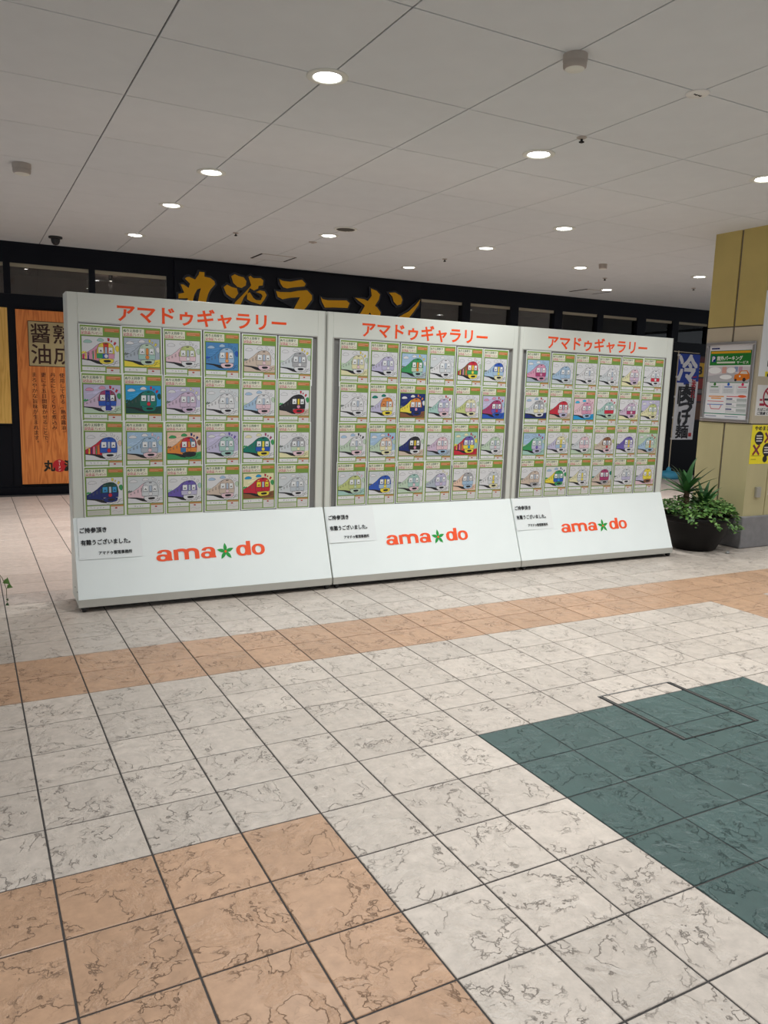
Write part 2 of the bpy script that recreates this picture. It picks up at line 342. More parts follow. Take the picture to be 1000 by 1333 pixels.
for n_, (a, b) in enumerate(wins):
    if b < 2.1 or a > 6.07: post(prev, a) if a-prev < 1 else None
    prev = b
    o = empty('window_%d' % (n_+1), WO, (0, 0, WA)); tag(o, kind='structure')
    MB().box(a-.01, b+.01, .055, .063, 2.58, 2.985).obj('pane', M_glass, o)
    MB().box(a-.01, b+.01, .02, .05, 2.93, 2.985).obj('head_strip', M_soff, o)
post(2.06, 2.2); post(5.95, 6.06)
tag(MB().box(-4, 15.2, 3.2, 3.3, 2.3, 3.3).box(-4, 15.2, .12, 3.3, 2.36, 2.4).box(-4, 15.2, .12, 3.3, 3.2, 3.3).obj('wall_interior', M_inner, None, loc=WO, rot=(0, 0, WA)), kind='structure')
# glowing interior strip lamps seen through the upper panes
for (x, y) in [(.35, 1.6), (1.6, 2.2), (6.6, 2.0)]:
    o = empty('interior_lamp', Vector(WO)+Matrix.Rotation(WA, 3, 'Z') @ Vector((x, y, 3.1)), (0, 0, WA)); tag(o, 'small track lamp glowing inside the dark shop window', 'light', 'track lamps inside the shop')
    MB().lathe([(.03, .1), (.03, 0)], 12, cap0=True).obj('lamp_body', M_black, o); MB().lathe([(.028, .004), (.001, .003)], 12).obj('lamp_face', mat('track_glow', (1, 1, 1), .4, emit=(1, .93, .85), estr=6), o)
    ld = bpy.data.lights.new('track_lamp', 'POINT'); ld.energy = 1.1; ld.color = (1, .9, .8); ld.shadow_soft_size = .04; lo = bpy.data.objects.new('track_lamp', ld); COL.objects.link(lo); lo.parent = o; lo.location = (0, 0, -.06)
# lower storefront stiles
for a, b in ((.055, .15), (.95, 1.12), (2.05, 2.2), (3.1, 3.25), (6.0, 6.15), (9.75, 9.9), (11.55, 11.7)): MB().box(a, b, -.02, .03, 0, 2.45).obj('stile', M_navy, wb)
MB().box(-4, 15.2, -.03, .02, 0, .1).obj('kick_plate', M_navy, wb)
# ------------------------------------------------------------------ gold shop sign
sg = empty('shop_sign', WO, (0, 0, WA)); tag(sg, 'navy shop sign with gold brush lettering above the gallery boards', 'sign')
MB().box(2.16, 6.02, -.05, .1, 2.4, 3.19).obj('backing', mat('sign_navy', rgb(8, 10, 20), .35, spec=.2), sg)
M_gold = mat('sign_gold', rgb(198, 146, 6), .5, spec=.3); M_halo = mat('letter_side', rgb(24, 27, 40), .25)
BR = {'character': [
 [[(2.2, 2.74), (2.28, 2.76), (2.23, 2.87), (2.27, 2.87), (2.34, 2.83), (2.36, 2.89), (2.29, 2.95), (2.31, 2.97), (2.35, 2.98), (2.43, 2.95), (2.48, 3.02), (2.49, 3.06), (2.56, 3.06), (2.56, 3.0), (2.64, 2.99), (2.7, 2.95), (2.71, 2.91), (2.64, 2.83), (2.61, 2.77), (2.58, 2.66), (2.62, 2.56), (2.74, 2.55), (2.78, 2.62), (2.8, 2.5), (2.6, 2.47), (2.5, 2.54), (2.47, 2.66), (2.49, 2.77), (2.51, 2.84), (2.46, 2.82), (2.42, 2.75), (2.38, 2.6), (2.28, 2.48), (2.2, 2.46), (2.3, 2.6), (2.33, 2.69), (2.2, 2.68)]],
 [[(2.94, 3.04), (2.99, 3.07), (3.05, 3.05), (3.12, 3.04), (3.16, 2.99), (3.15, 2.93), (3.09, 2.89), (3.03, 2.9), (2.97, 2.95)],
  [(2.83, 2.88), (2.88, 2.92), (2.95, 2.89), (3.02, 2.88), (3.04, 2.81), (2.99, 2.74), (2.95, 2.74), (2.87, 2.79)],
  [(3.19, 3.05), (3.22, 3.07), (3.26, 3.04), (3.37, 3.05), (3.41, 3.02), (3.4, 2.95), (3.34, 2.94), (3.33, 2.9), (3.27, 2.87), (3.21, 2.9), (3.17, 2.82), (3.12, 2.76), (3.09, 2.69), (3.02, 2.56), (2.93, 2.48), (2.9, 2.5), (3.0, 2.69), (3.04, 2.73), (3.09, 2.78), (3.2, 2.9), (3.23, 2.94)],
  [(3.17, 2.82), (3.21, 2.84), (3.26, 2.77), (3.3, 2.74), (3.37, 2.74), (3.4, 2.8), (3.38, 2.83), (3.3, 2.85), (3.36, 2.88), (3.43, 2.87), (3.46, 2.82), (3.43, 2.76), (3.37, 2.68), (3.23, 2.71), (3.17, 2.74)]],
 [[(3.65, 3.06), (3.71, 3.04), (3.82, 3.04), (3.94, 3.07), (4.0, 3.08), (4.06, 3.03), (4.04, 2.99), (3.86, 2.96), (3.77, 2.94), (3.71, 2.95), (3.67, 3.0)],
  [(3.6, 2.89), (3.66, 2.88), (3.82, 2.89), (3.94, 2.92), (4.08, 2.94), (4.16, 2.87), (4.16, 2.81), (4.07, 2.69), (3.95, 2.57), (3.78, 2.5), (3.88, 2.66), (3.95, 2.79), (3.97, 2.83), (3.82, 2.81), (3.7, 2.78), (3.63, 2.81)]],
 [[(4.3, 2.86), (4.33, 2.83), (4.41, 2.82), (4.72, 2.84), (4.77, 2.8), (4.74, 2.73), (4.49, 2.72), (4.37, 2.71), (4.32, 2.79)]],
 [[(5.12, 3.05), (5.22, 3.02), (5.28, 2.97), (5.26, 2.89), (5.2, 2.8), (5.1, 2.67), (4.88, 2.5), (4.8, 2.5), (4.96, 2.67), (5.07, 2.85), (5.14, 2.94)],
  [(4.86, 2.89), (5.01, 2.88), (5.14, 2.83), (5.24, 2.77), (5.3, 2.7), (5.28, 2.6), (5.19, 2.59), (5.1, 2.71), (5.01, 2.8), (4.92, 2.85)]],
 [[(5.43, 3.01), (5.54, 3.02), (5.64, 2.98), (5.67, 2.92), (5.65, 2.85), (5.58, 2.83), (5.52, 2.88), (5.49, 2.96)],
  [(5.99, 2.95), (5.96, 2.86), (5.87, 2.74), (5.74, 2.59), (5.56, 2.5), (5.47, 2.49), (5.63, 2.66), (5.79, 2.75), (5.9, 2.85)]]]}
def grow(pts, d):
    out = []; n = len(pts); A = sum(pts[i][0]*pts[(i+1) % n][1]-pts[(i+1) % n][0]*pts[i][1] for i in range(n)); sg_ = 1 if A > 0 else -1
    for i in range(n):
        p0, p1, p2 = Vector(pts[i-1]), Vector(pts[i]), Vector(pts[(i+1) % n])
        e = ((p1-p0).normalized()+(p2-p1).normalized()); e = e.normalized() if e.length > .01 else Vector((1, 0))
        out.append((p1.x+sg_*e.y*d, p1.y-sg_*e.x*d))
    return out
for ch in BR['character']:
    mb = MB()
    for k, st in enumerate(ch):
        A = sum(st[i][0]*st[(i+1) % len(st)][1]-st[(i+1) % len(st)][0]*st[i][1] for i in range(len(st)))
        if A < 0: st = st[::-1]
        e = .001*k; mb.prism_y(st, -.105-e, -.06, 0, 1); mb.prism_y(grow(st, .035), -.085-e, -.045, 1, 1)
    mb.obj('character', [M_gold, M_halo], sg)
# ------------------------------------------------------------------ wood-grain shop posters on the storefront
def wood_mat(name, c0, c1):
    m = mat(name, c0, .45); nt = m.node_tree; b = nt.nodes['Principled BSDF']; N = nt.nodes.new; L = nt.links.new
    tc = N('ShaderNodeTexCoord'); mp = N('ShaderNodeMapping'); mp.inputs['Scale'].default_value = (6, 1, .55); L(tc.outputs['Object'], mp.inputs[0])
    n = N('ShaderNodeTexNoise'); n.inputs['Scale'].default_value = 1.6; n.inputs['Detail'].default_value = 3; n.inputs['Distortion'].default_value = .6; L(mp.outputs[0], n.inputs[0])
    mu = N('ShaderNodeMath'); mu.operation = 'MULTIPLY'; mu.inputs[1].default_value = 14; L(n.outputs[0], mu.inputs[0])
    fr = N('ShaderNodeMath'); fr.operation = 'PINGPONG'; fr.inputs[1].default_value = 1; L(mu.outputs[0], fr.inputs[0])
    r = N('ShaderNodeValToRGB'); L(fr.outputs[0], r.inputs[0]); r.color_ramp.elements[0].color = (*c0, 1); r.color_ramp.elements[1].color = (*c1, 1)
    r.color_ramp.elements[0].position = .0; r.color_ramp.elements[1].position = .75
    L(r.outputs[0], b.inputs['Base Color']); return m
M_wood = wood_mat('wood_print', rgb(196, 106, 44), rgb(222, 134, 62)); M_wood2 = wood_mat('yellow_wood_print', rgb(206, 158, 70), rgb(226, 180, 92))
o = empty('shop_poster', Vector(WO)+Matrix.Rotation(WA, 3, 'Z') @ Vector((.15, -.035, .14)), (0, 0, WA)); tag(o, 'orange wood-grain poster with brushed Japanese lettering on the storefront', 'poster')
MB().box(0, .8, 0, .03, 0, 2.26).obj('panel', M_wood, o)
LAY = .0012; ink = rgb(52, 22, 14)
mb = MB(); mb.rect(.14, .7, 1.55, 2.12, rgb(176, 160, 118), 1)
mb.obj('headline_box', M_print, o, ink=True); mb = MB()
for pts in ([(.14, 1.55), (.7, 1.55), (.7, 2.12), (.14, 2.12), (.14, 1.55)],): mb.line(pts, .008, ink, 2)
mb.text('醤', .17, .40, 1.85, 2.09, ink, 2, .012); mb.text('油', .17, .40, 1.58, 1.83, ink, 2, .012)
mb.text('熟', .44, .67, 1.85, 2.09, ink, 2, .012); mb.text('成', .44, .67, 1.58, 1.83, ink, 2, .012)
mb.obj('headline', M_print, o, ink=True)
for k, t in enumerate(['二十種類以上の食材を', '使用して作る「熟成醤油」', '丹念にじっくりと煮込み', '更に十五日間寝かせることで、', 'まろやかな旨味が生まれます。']):
    MB().vtext(t, .64-k*.112, 1.47, .066, ink, 1, .012).obj('lettering', M_print, o, ink=True)
mb = MB(); mb.disc(.46, .24, .085, rgb(190, 32, 40), 1, 28); mb.vtext('ラーメン', .46, .315, .036, rgb(245, 235, 225), 2, .02)
mb.text('丸', .27, .40, .17, .31, rgb(22, 26, 18), 1, .045); mb.text('源', .52, .66, .17, .31, rgb(22, 26, 18), 1, .045)
mb.obj('shop_logo', M_print, o, ink=True)
o = empty('shop_poster', Vector(WO)+Matrix.Rotation(WA, 3, 'Z') @ Vector((-.85, -.03, .92)), (0, 0, WA)); tag(o, 'plain yellow wood-grain panel on the storefront beside the orange poster', 'poster')
MB().box(0, .905, 0, .03, 0, 1.49).obj('panel', M_wood2, o); MB().box(0, .905, -.002, 0, 0, .02).obj('edge_strip', M_navy, o)
# menu board on the far storefront
o = empty('menu_board', Vector(WO)+Matrix.Rotation(WA, 3, 'Z') @ Vector((12.2, -.03, 1.1)), (0, 0, WA)); tag(o, 'yellow and red menu board on the storefront behind the banner', 'menu')
MB().box(0, .7, 0, .02, 0, 1.25).obj('panel', mat('menu_dark', rgb(60, 22, 22), .5), o)
mb = MB(); mb.rect(0, .7, .85, 1.12, rgb(214, 168, 40), 1); mb.rect(0, .7, .62, .82, rgb(150, 40, 36), 1); mb.rect(0, .7, .38, .5, rgb(140, 40, 34), 1); mb.rect(0, .7, .02, .34, rgb(104, 66, 40), 1)
mb.text('3', .1, .2, .9, 1.05, rgb(30, 20, 20), 2, .04); mb.rect(.02, .5, .53, .6, rgb(120, 110, 110), 1); mb.rect(0, .7, 1.14, 1.22, rgb(88, 24, 34), 1)
mb.obj('print', M_print, o, ink=True)
# ------------------------------------------------------------------ gallery boards
TH = -.0198; BO = Vector((-.452, 2.933, 0)); BR_ = Matrix.Rotation(TH, 3, 'Z')
def bpos(u, d, z): return BO + BR_ @ Vector((u, d, z))
UD, SZ, TZ = .21, .605, 2.092
SA = math.atan2(UD, SZ-.085); SL = math.hypot(UD, SZ-.085)
bounds = [(-.02, 1.798), (1.81, 3.583), (3.592, 5.402)]
felts = [(.05, 1.737), (1.862, 3.533), (3.632, 5.331)]
BN = ['standing by the wood-grain poster', 'standing between the two others', 'standing beside the potted yucca']
M_cast = mat('caster_black', rgb(20, 20, 22), .45)
def arc(mb, cx, cz, rx, rz, tx, tz, a0, a1, col, n=20, layer=2):
    P = []
    for k in range(n+1):
        a = R(a0+(a1-a0)*k/n); ca, sa = math.cos(a), math.sin(a); e = .86
        ca, sa = math.copysign(abs(ca)**e, ca), math.copysign(abs(sa)**e, sa); P.append(((cx+rx*ca, cz+rz*sa), (cx+(rx-tx)*ca, cz+(rz-tz)*sa)))
    for (p, q), (p2, q2) in zip(P, P[1:]): mb.poly([p, p2, q2, q], col, layer)
def logo_letter(mb, ch, x, z, w, h, col):
    if ch == 'o': arc(mb, x+.5*w, z+.5*h, .5*w, .53*h, .28*w, .19*h, 0, 360, col, 32)
    if ch == 'd': arc(mb, x+.44*w, z+.5*h, .44*w, .53*h, .27*w, .19*h, 0, 360, col, 32); mb.rect(x+.71*w, x+w, z, z+1.36*h, col, 2.5)
    if ch == 'a':
        arc(mb, x+.50*w, z+.64*h, .45*w, .39*h, .28*w, .17*h, -8, 168, col); mb.rect(x+.66*w, x+.95*w, z, z+.66*h, col, 2.3); mb.poly([(x+.8*w, z), (x+w, z), (x+.95*w, z+.2*h)], col, 2.6)
        arc(mb, x+.40*w, z+.29*h, .40*w, .32*h, .25*w, .17*h, 0, 360, col, 28, 2.9)
    if ch == 'm':
        t = .175; c = (1+t)/4
        for k in (0, 1, 2): mb.rect(x+k*(1-t)/2*w, x+(k*(1-t)/2+t)*w, z, z+(.97 if k == 0 else .62)*h, col, 2+.3*k)
        for k in (0, 1): arc(mb, x+(c+k*(1-t)/2)*w, z+.58*h, c*w, .45*h, t*w, .24*h, 0, 180 if k else 130, col, 20, 3+.3*k)
def petal(cx, cz, a, L, wd):
    P = []
    for t in [k/8 for k in range(9)]: P.append((t*L, wd*math.sin(math.pi*t**.85)))
    P += [(x, -y) for x, y in P[-2:0:-1]]
    ca, sa = math.cos(a), math.sin(a)
    return [(cx+x*ca-y*sa, cz+x*sa+y*ca) for x, y in P]
LAY = .0006
for n_, ((a, b), (fa, fb)) in enumerate(zip(bounds, felts)):
    o = empty('gallery_board', bpos(a, 0, 0), (0, 0, TH)); tag(o, 'white wheeled gallery board with orange katakana title, '+BN[n_], 'display board', 'gallery boards in a row')
    Wd = b-a; f0, f1 = fa-a, fb-a; FZ = 1.905
    # upright frame around the recessed felt
    fr = MB(); fr.box(0, f0, UD, UD+.19, SZ-.03, TZ).box(f1, Wd, UD, UD+.19, SZ-.03, TZ).box(f0, f1, UD, UD+.19, FZ, TZ)
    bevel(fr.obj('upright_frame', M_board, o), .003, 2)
    MB().box(f0-.002, f1+.002, UD+.012, UD+.18, SZ-.03, FZ+.002).obj('felt_panel', M_felt, o)
    for x0, x1, z0, z1 in ((f0, f0+.006, SZ-.03, FZ), (f1-.006, f1, SZ-.03, FZ), (f0+.006, f1-.006, FZ-.006, FZ)):
        MB().box(x0, x1, UD-.003, UD+.014, z0, z1).obj('felt_trim', M_edge, o)
    for x0 in (0, Wd-.008): MB().box(x0, x0+.008, UD-.002, UD, SZ, TZ).obj('edge_trim', M_edge, o)
    # slanted skirt
    th_ = .012; nx, nz = -math.cos(SA), math.sin(SA)
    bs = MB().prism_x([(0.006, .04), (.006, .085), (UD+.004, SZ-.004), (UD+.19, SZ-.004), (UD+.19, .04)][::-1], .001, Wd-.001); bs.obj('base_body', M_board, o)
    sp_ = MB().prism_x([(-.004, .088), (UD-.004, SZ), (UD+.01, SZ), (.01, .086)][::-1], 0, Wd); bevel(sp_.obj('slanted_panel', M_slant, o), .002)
    MB().box(0, Wd, -.006, .012, .036, .088).obj('skirting', M_edge, o)
    MB().box(.02, Wd-.02, .03, UD+.17, .022, .041).obj('underframe', M_black, o)
    if n_ == 0:
        for yy, zz in ((.06, .13), (.2, .13)): MB().lathe([(.006, -.004), (.006, .0), (.001, .001)], 10).obj('screw', M_dark, o, loc=(-.0005, yy, zz), rot=(0, R(-90), 0))
    for cx in (.035, Wd-.035):
        for cy in (.022, .34):
            c = empty('caster', (cx, cy, 0)); setp(c, o)
            mb = MB().lathe([(.008, -.012), (.022, -.012), (.026, -.008), (.026, .008), (.022, .012), (.008, .012)], 20); mb.obj('wheel', M_cast, c, loc=(0, 0, .026), rot=(0, R(90), 0))
            MB().box(-.018, -.014, -.016, .02, .02, .055).box(.014, .018, -.016, .02, .02, .055).box(-.018, .018, -.016, .02, .048, .056).obj('fork', M_cast, c)
    # title lettering
    x0, x1 = [(.296, 1.486), (2.103, 3.264), (3.899, 5.072)][n_]
    mb = MB(); mb.text('アマドゥギャラリー', x0-a, x1-a, 1.918, 2.043, rgb(246, 82, 26), 2, .024)
    mb.obj('title_lettering', M_print, o, ink=True, loc=(0, UD, 0))
    # amado logo on the slant
    lx = [(.504, 1.292), (2.306, 3.082), (4.086, 4.875)][n_]; lx = (lx[0]-a, lx[1]-a); s = (lx[1]-lx[0])/.788
    mb = MB(); oc = rgb(252, 92, 48); q = lambda t: lx[0]+t*s
    for ch, lo_, hi in (('a', 0, .112), ('m', .121, .300), ('a', .312, .422), ('d', .571, .681), ('o', .688, .788)): logo_letter(mb, ch, q(lo_), .224, (hi-lo_)*s, .077, oc)
    for k in range(5): mb.poly(petal(q(.492), .262, R(92+72*k), .064, .0125), rgb(36, 160, 66), 2)
    mb.disc(q(.492), .262, .009, oc, 3, 14)
    mb.obj('logo', M_print, o, ink=True, loc=(0, -.0045, .088), rot=(-SA, 0, 0))
    # notice paper
    nu = [(.0, .418), (1.814, 2.228), (3.594, 4.005)][n_]
    base = bpos(nu[0]+.003, 0, .088)
    p = empty('notice_paper', bpos(nu[0]+.003, -.006, .088), (-SA, 0, TH)); tag(p, 'white thank-you notice taped to the base of the board '+BN[n_], 'notice', 'notices on the gallery boards')
    Wn = nu[1]-nu[0]-.005
    MB().add([(x, -.001-.0015*math.sin(x*9+n_)*(1 if z < .3 else .2), z) for z in (.27, .34, .42, .5, .558) for x in [Wn*k/6 for k in range(7)]], [(r*7+k, r*7+k+1, r*7+k+8, r*7+k+7) for r in range(4) for k in range(6)], smooth=True).obj('sheet', mat('note_paper', rgb(240, 244, 244), .4), p)
    ki = rgb(24, 24, 28)
    for args in (('ご持参頂き', .014, .185, .452, .488), ('有難うございました。', .016, .335, .368, .404), ('アマドゥ管理事務所', .125, .342, .297, .322)):
        MB().text(*args, ki, 8, .03).obj('lettering', M_print, p, ink=True)
# ------------------------------------------------------------------ colouring sheets
LAY = .0002
WH = rgb(232, 232, 234); GN = rgb(126, 160, 70); BK = rgb(34, 34, 38); CR = rgb(206, 32, 62); OR = rgb(196, 124, 70)
def c(h): return rgb(int(h[0:2], 16), int(h[2:4], 16), int(h[4:6], 16))
PAL = dict(a='4c86bc', w='dcdcdf', k='2c2a2e', r='c8283c', p='d878a0', P='e6b8c4', y='ead84a', Y='e8dfa0', o='e08a3c', O='e8b898', g='3c9a5c', G='b0ccaa', t='157a6a', T='8cc0b4', b='2c58b8', B='8cb4d8', n='1c2c70', v='6c5cb0', V='b4acd4', l='c9a8c8', m='8a5a3c', M='c8ae96', s='2a9ad4', S='9aa8b8', e='a8a8ac', E='bcc4cc', d='1c4a40', c='3ab4dc', q='a83c6c', f='b4c25a', x='cdd2d6')
# upper front, lower front, side, sky, nose, bumper, notes, ground, cloud, tree ; description
for k_ in 'PYOGTBVlMSfp': PAL[k_] = ''.join('%02x' % int(.68*int(PAL[k_][i:i+2], 16)+.32*v) for i, v in ((0, 216), (2, 217), (4, 220)))
SH = [
 'ympwwyrwTy multicoloured patchwork', 'GTSSoGyyww pale green and grey', 'fPPwwwwwwG olive and pink', 'BBaaoPaaBb blue-scribbled', 'MMMwPPwMww beige and rose', 'eexwwwywwG plain grey',
 'qblVbwrGpg plum and blue', 'ttdsrtrdwd deep green on turquoise', 'lllVllYwww lilac', 'wwwxwwwwww uncoloured white', 'wPBwPPwwBG white and pale blue', 'kkkwprrMwg black with red trim',
 'bbrwrwwwwO blue with rainbow side', 'BSBBPPPMwG light blue with pink bumper', 'rooOoknggm red, orange and teal', 'TTVVwTvwwV pale teal on violet', 'tbtwyyqwYg teal and blue with yellow bumper', 'eGxwYPwYww grey with pale green stripe',
 'dnnwrnywwg dark blue and green', 'xxPxwwwwww cream with pink side', 'vVvwwwwwwT violet', 'MMMwPPwwBG cream and rose', 'rrrYryrmsg bright red with yellow windows', 'xExxEwwwww very pale blue',
 'YYGwPwyYwG yellow-green tinted', 'VVVwwwwwww pale violet', 'gGgBoTySww green on pale blue', 'wxwxwwwwww uncoloured white', 'rgmwyyPwwG red and green with yellow nose', 'bBBwyYwwww blue-topped with yellow nose',
 'wwwwwwwwww uncoloured white', 'oYVwwyww t orange-windowed'.replace(' t', 't'), 'onynpnom wwd'.replace(' ', '')[:10]+' golden and navy on deep blue', 'VlTwPPrwww lilac and teal pastel', 'YPfwpYwwwG olive-topped with pink nose', 'qvqVrbrbpB purple and crimson',
 'wGGwwPkwBG white with green bumper', 'OYGBwYrwwG cream with rosy roof', 'kknwpwwMwG black with pink nose', 'PPlwPBwSww rosy with blue bumper', 'vyrTsyrrYy violet and yellow', 'GxGwPwwwww faint green',
 'fffxGGPTwG lime green', 'bBbxyywwww clear blue', 'TTGwPPwGww faint teal with pink bumper', 'VVSwlwYwwG soft violet', 'eBOwBBwOww grey with orange side', 'xxwwyYwwww uncoloured with pale yellow trim',
 'pqpBppBSwB pink on blue', 'BBBwBxwxww sky blue', 'wwwwwwwwww uncoloured white', 'wxxwPwwwww faintly shaded', 'PlYwPlwYww pale pink on ochre ground', 'wrwwwwwwww white with red front',
 'eYxwwwrnBG grey and yellow on navy track', 'rPrwxVwMwG red-fronted', 'ppPPpBpscP pink on blue track', 'TrTwrGrGwG teal with red nose', 'lqlwPlPYww mauve', 'fYYVfYwwww lemon and olive',
 'TVgBvVqTBG mint and purple', 'YBVwywYwwG blue and lemon', 'PPxwPwYGww faint pink', 'mMMwrPwwwf brown with red nose', 'vVvwywwwww indigo-lined', 'TGBGoBrMwG teal and green',
 'MMMwMewwww taupe', 'gbywsgnwBg blue with yellow side', 'xxYwywwwww faintly yellow', 'qqMxqewMwt dusky red', 'xVwwVwwwww faint lilac', 'yyVwymwPww golden-fronted']
SH = [(s.split(' ', 1)[0].ljust(10, 'w'), s.split(' ', 1)[1]) for s in SH]
def smooth(pts, n=2):
    for _ in range(n):
        q = []
        for i in range(len(pts)):
            (x0, y0), (x1, y1) = pts[i], pts[(i+1) % len(pts)]; q += [(.75*x0+.25*x1, .75*y0+.25*y1), (.25*x0+.75*x1, .25*y0+.75*y1)]
        pts = q
    return pts
def sheet(W, Hh, spec, rnd):
    mb = MB(); C = [c(PAL[k]) for k in spec]; upc, loc_, side, sky, nose, bump, note, grd, cld, tree = C
    X = lambda t: t*W; Z = lambda t: (1-t)*Hh
    rc = lambda x0, x1, y0, y1, col, l: mb.rect(X(x0), X(x1), Z(y1), Z(y0), col, l)
    # paper: bowed a little across its width
    mb.add([(X(t), .0022*(2*t-1)**2*(.6+rnd.random()*.4) if 0 else 0, z) for z in (0, Hh) for t in (0, .5, 1)], [(0, 1, 4, 3), (1, 2, 5, 4)], rgb(234, 236, 234))
    mb.add([(0, 0, 0), (X(1), 0, 0), (X(1), .0006, 0), (0, .0006, 0)], [(0, 3, 2, 1)], rgb(234, 236, 234))
    rc(.028, .972, .02, .98, GN, 1)
    rc(.045, .56, .05, .195, rgb(228, 226, 206), 2)
    mb.text('ぬりえ持参で', X(.06), X(.50), Z(.118), Z(.06), rgb(16, 84, 58), 3, .035, False)
    mb.text('記念品', X(.06), X(.27), Z(.187), Z(.128), rgb(190, 48, 88), 3, .035, False); mb.text('プレゼント', X(.285), X(.54), Z(.182), Z(.135), rgb(150, 50, 80), 3, .025, False)
    rc(.60, .945, .062, .125, rgb(198, 118, 66), 2)
    for k in (0, 1): mb.line([(X(.62), Z(.08+.026*k)), (X(.93-.1*k), Z(.08+.026*k))], .002, rgb(232, 196, 160), 3)
    for k in range(3): mb.line([(X(.6), Z(.145+.02*k)), (X(.945), Z(.145+.02*k))], .0015, rgb(88, 128, 62), 2)
    # picture
    px0, px1, py0, py1 = .065, .94, .222, .752
    rc(px0-.006, px1+.006, py0-.005, py1+.005, BK, 2); rc(px0, px1, py0, py1, sky, 3)
    PX = lambda t: X(px0+(px1-px0)*t); PZ = lambda t: Z(py0+(py1-py0)*t)
    P = lambda pts, col, l: mb.poly([(PX(x), PZ(y)) for x, y in pts], col, l)
    def PO(pts, col, l, wd=.0016):
        P(pts, col, l); q = [(PX(x), PZ(y)) for x, y in pts]; mb.line(q+[q[0]], wd, BK, l+1)
    P([(0, .78), (.45, .85), (1, .72), (1, 1), (0, 1)], grd, 4)
    for cx, cy, s in ((.16, .17, 1), (.50, .10, .8)):
        PO(smooth([(cx-.13*s, cy+.03), (cx-.06*s, cy-.05), (cx+.03*s, cy-.06), (cx+.12*s, cy), (cx+.10*s, cy+.05), (cx-.08*s, cy+.06)]), cld, 4, .0012)
    for cx, cy, a in ((.71, .08, .2), (.79, .13, .5), (.88, .2, .7)):
        s = .038 if cx != .79 else .024
        PO([(cx+s*(math.cos(a)*u-math.sin(a)*v), cy+1.2*s*(math.sin(a)*u+math.cos(a)*v)) for u, v in ((-.8, -1.1), (.8, -1.1), (1, 1.1), (-.2, 1.1))], note, 4, .0012)
    PO(smooth([(.9, .42), (.89, .33), (.95, .27), (.995, .3), (.995, .47), (.95, .5)], 1), tree, 4, .0012)
    P([(.0, .55), (.04, .5), (.07, .54), (.10, .51), (.14, .57), (.0, .6)], rgb(110, 120, 116) if spec[9] in 'wx' else tree, 4)
    P([(0, .775), (.25, .79), (.46, .84), (.56, .96), (.4, .93), (.22, .84), (0, .80)], BK, 5)
    for e in ((.55, .99, .98, .80), (.68, .99, .995, .86), (.84, .97, .93, .80)): mb.line([(PX(e[0]), PZ(e[1])), (PX(e[2]), PZ(e[3]))], .0018, BK, 5)
    # side of the train, then its windows
    PO([(.5, .21), (.40, .29), (.29, .42), (.15, .54), (0, .63), (0, .775), (.25, .79), (.45, .83)], side, 6)
    if spec[2] == 'm' or spec[0:3] in ('ymp', 'bbr', 'vyr'):
        for k, cc in enumerate('rynpgo'):
            t = k*.065; P([(.02+t, .63-.45*t*1.1), (.055+t, .61-.45*t*1.15), (.055+t, .785), (.02+t, .78)], c(PAL[cc]), 7)
    for k in range(4):
        t = .06+.1*k; h = .035+.018*k; zc = .66-.055*k
        P([(t, zc-h*.7), (t+.045, zc-h), (t+.045, zc+h*.8), (t, zc+h*.8)], tuple(.55*v+.04 for v in side), 7)
    # bumper, coupler
    PO(smooth([(.44, .75), (.86, .73), (.84, .86), (.78, .91), (.55, .93), (.47, .88)], 1), bump, 6)
    P(smooth([(.58, .79), (.77, .78), (.77, .86), (.62, .88), (.57, .84)], 1), BK, 8)
    # front
    F = [(.40, .74), (.39, .55), (.41, .38), (.46, .26), (.54, .2), (.64, .175), (.74, .19), (.82, .26), (.86, .38), (.875, .55), (.865, .73)]
    F = [F[0]]+smooth(F, 1)[1:-2]+[F[-1]] if False else F
    PO(F, upc, 8, .002); P([(.402, .74), (.392, .575), (.873, .565), (.863, .73)], loc_, 9)
    if spec[0] == 'y' and spec[1] == 'm':
        for k, cc in enumerate('gbp'): P([(.40+.155*k, .738), (.392+.158*k, .575), (.55+.16*k, .57), (.555+.154*k, .735)], c(PAL[cc]), 10)
        P([(.56, .2), (.72, .2), (.70, .56), (.60, .56)], c('d04030'), 9)
    if spec[:2] == 'qb': P([(.58, .19), (.70, .2), (.72, .56), (.74, .9), (.58, .9)], c('2c3c9a'), 10); P([(.74, .22), (.86, .4), (.87, .56), (.74, .56)], c('5a4030'), 9)
    if spec[:3] == 'roo':
        P([(.39, .575), (.55, .575), (.55, .735), (.4, .74)], c('3a7ab0'), 10); P([(.66, .2), (.8, .26), (.86, .5), (.7, .5)], c('3c7c9c'), 9)
    mb.line([(PX(.393), PZ(.575)), (PX(.873), PZ(.565))], .0012, BK, 10)
    wc = c('3c9ad0') if spec[:3] == 'dnn' else (c('f0dc3c') if spec[:3] == 'rrr' else (c('d88a50') if spec[0] == 'o' and spec[1] == 'Y' else rgb(232, 234, 236)))
    for x0, x1, col in ((.435, .575, wc), (.71, .825, rgb(232, 234, 236) if spec[1] == 'Y' else wc)):
        PO([(x0, .35), (x1, .345), (x1, .55), (x0, .555)], col, 10, .0013)
        mx = (x0+x1)/2
        P([(mx-.035, .50), (mx, .435), (mx+.035, .50), (mx+.02, .515), (mx, .475), (mx-.02, .515)], BK, 12)
    PO([(.61, .34), (.68, .34), (.68, .575), (.61, .575)], nose if spec[4] in 'oy' else (c('e4c43c') if spec[:2] == 'kk' else rgb(176, 190, 208)), 10, .0016)
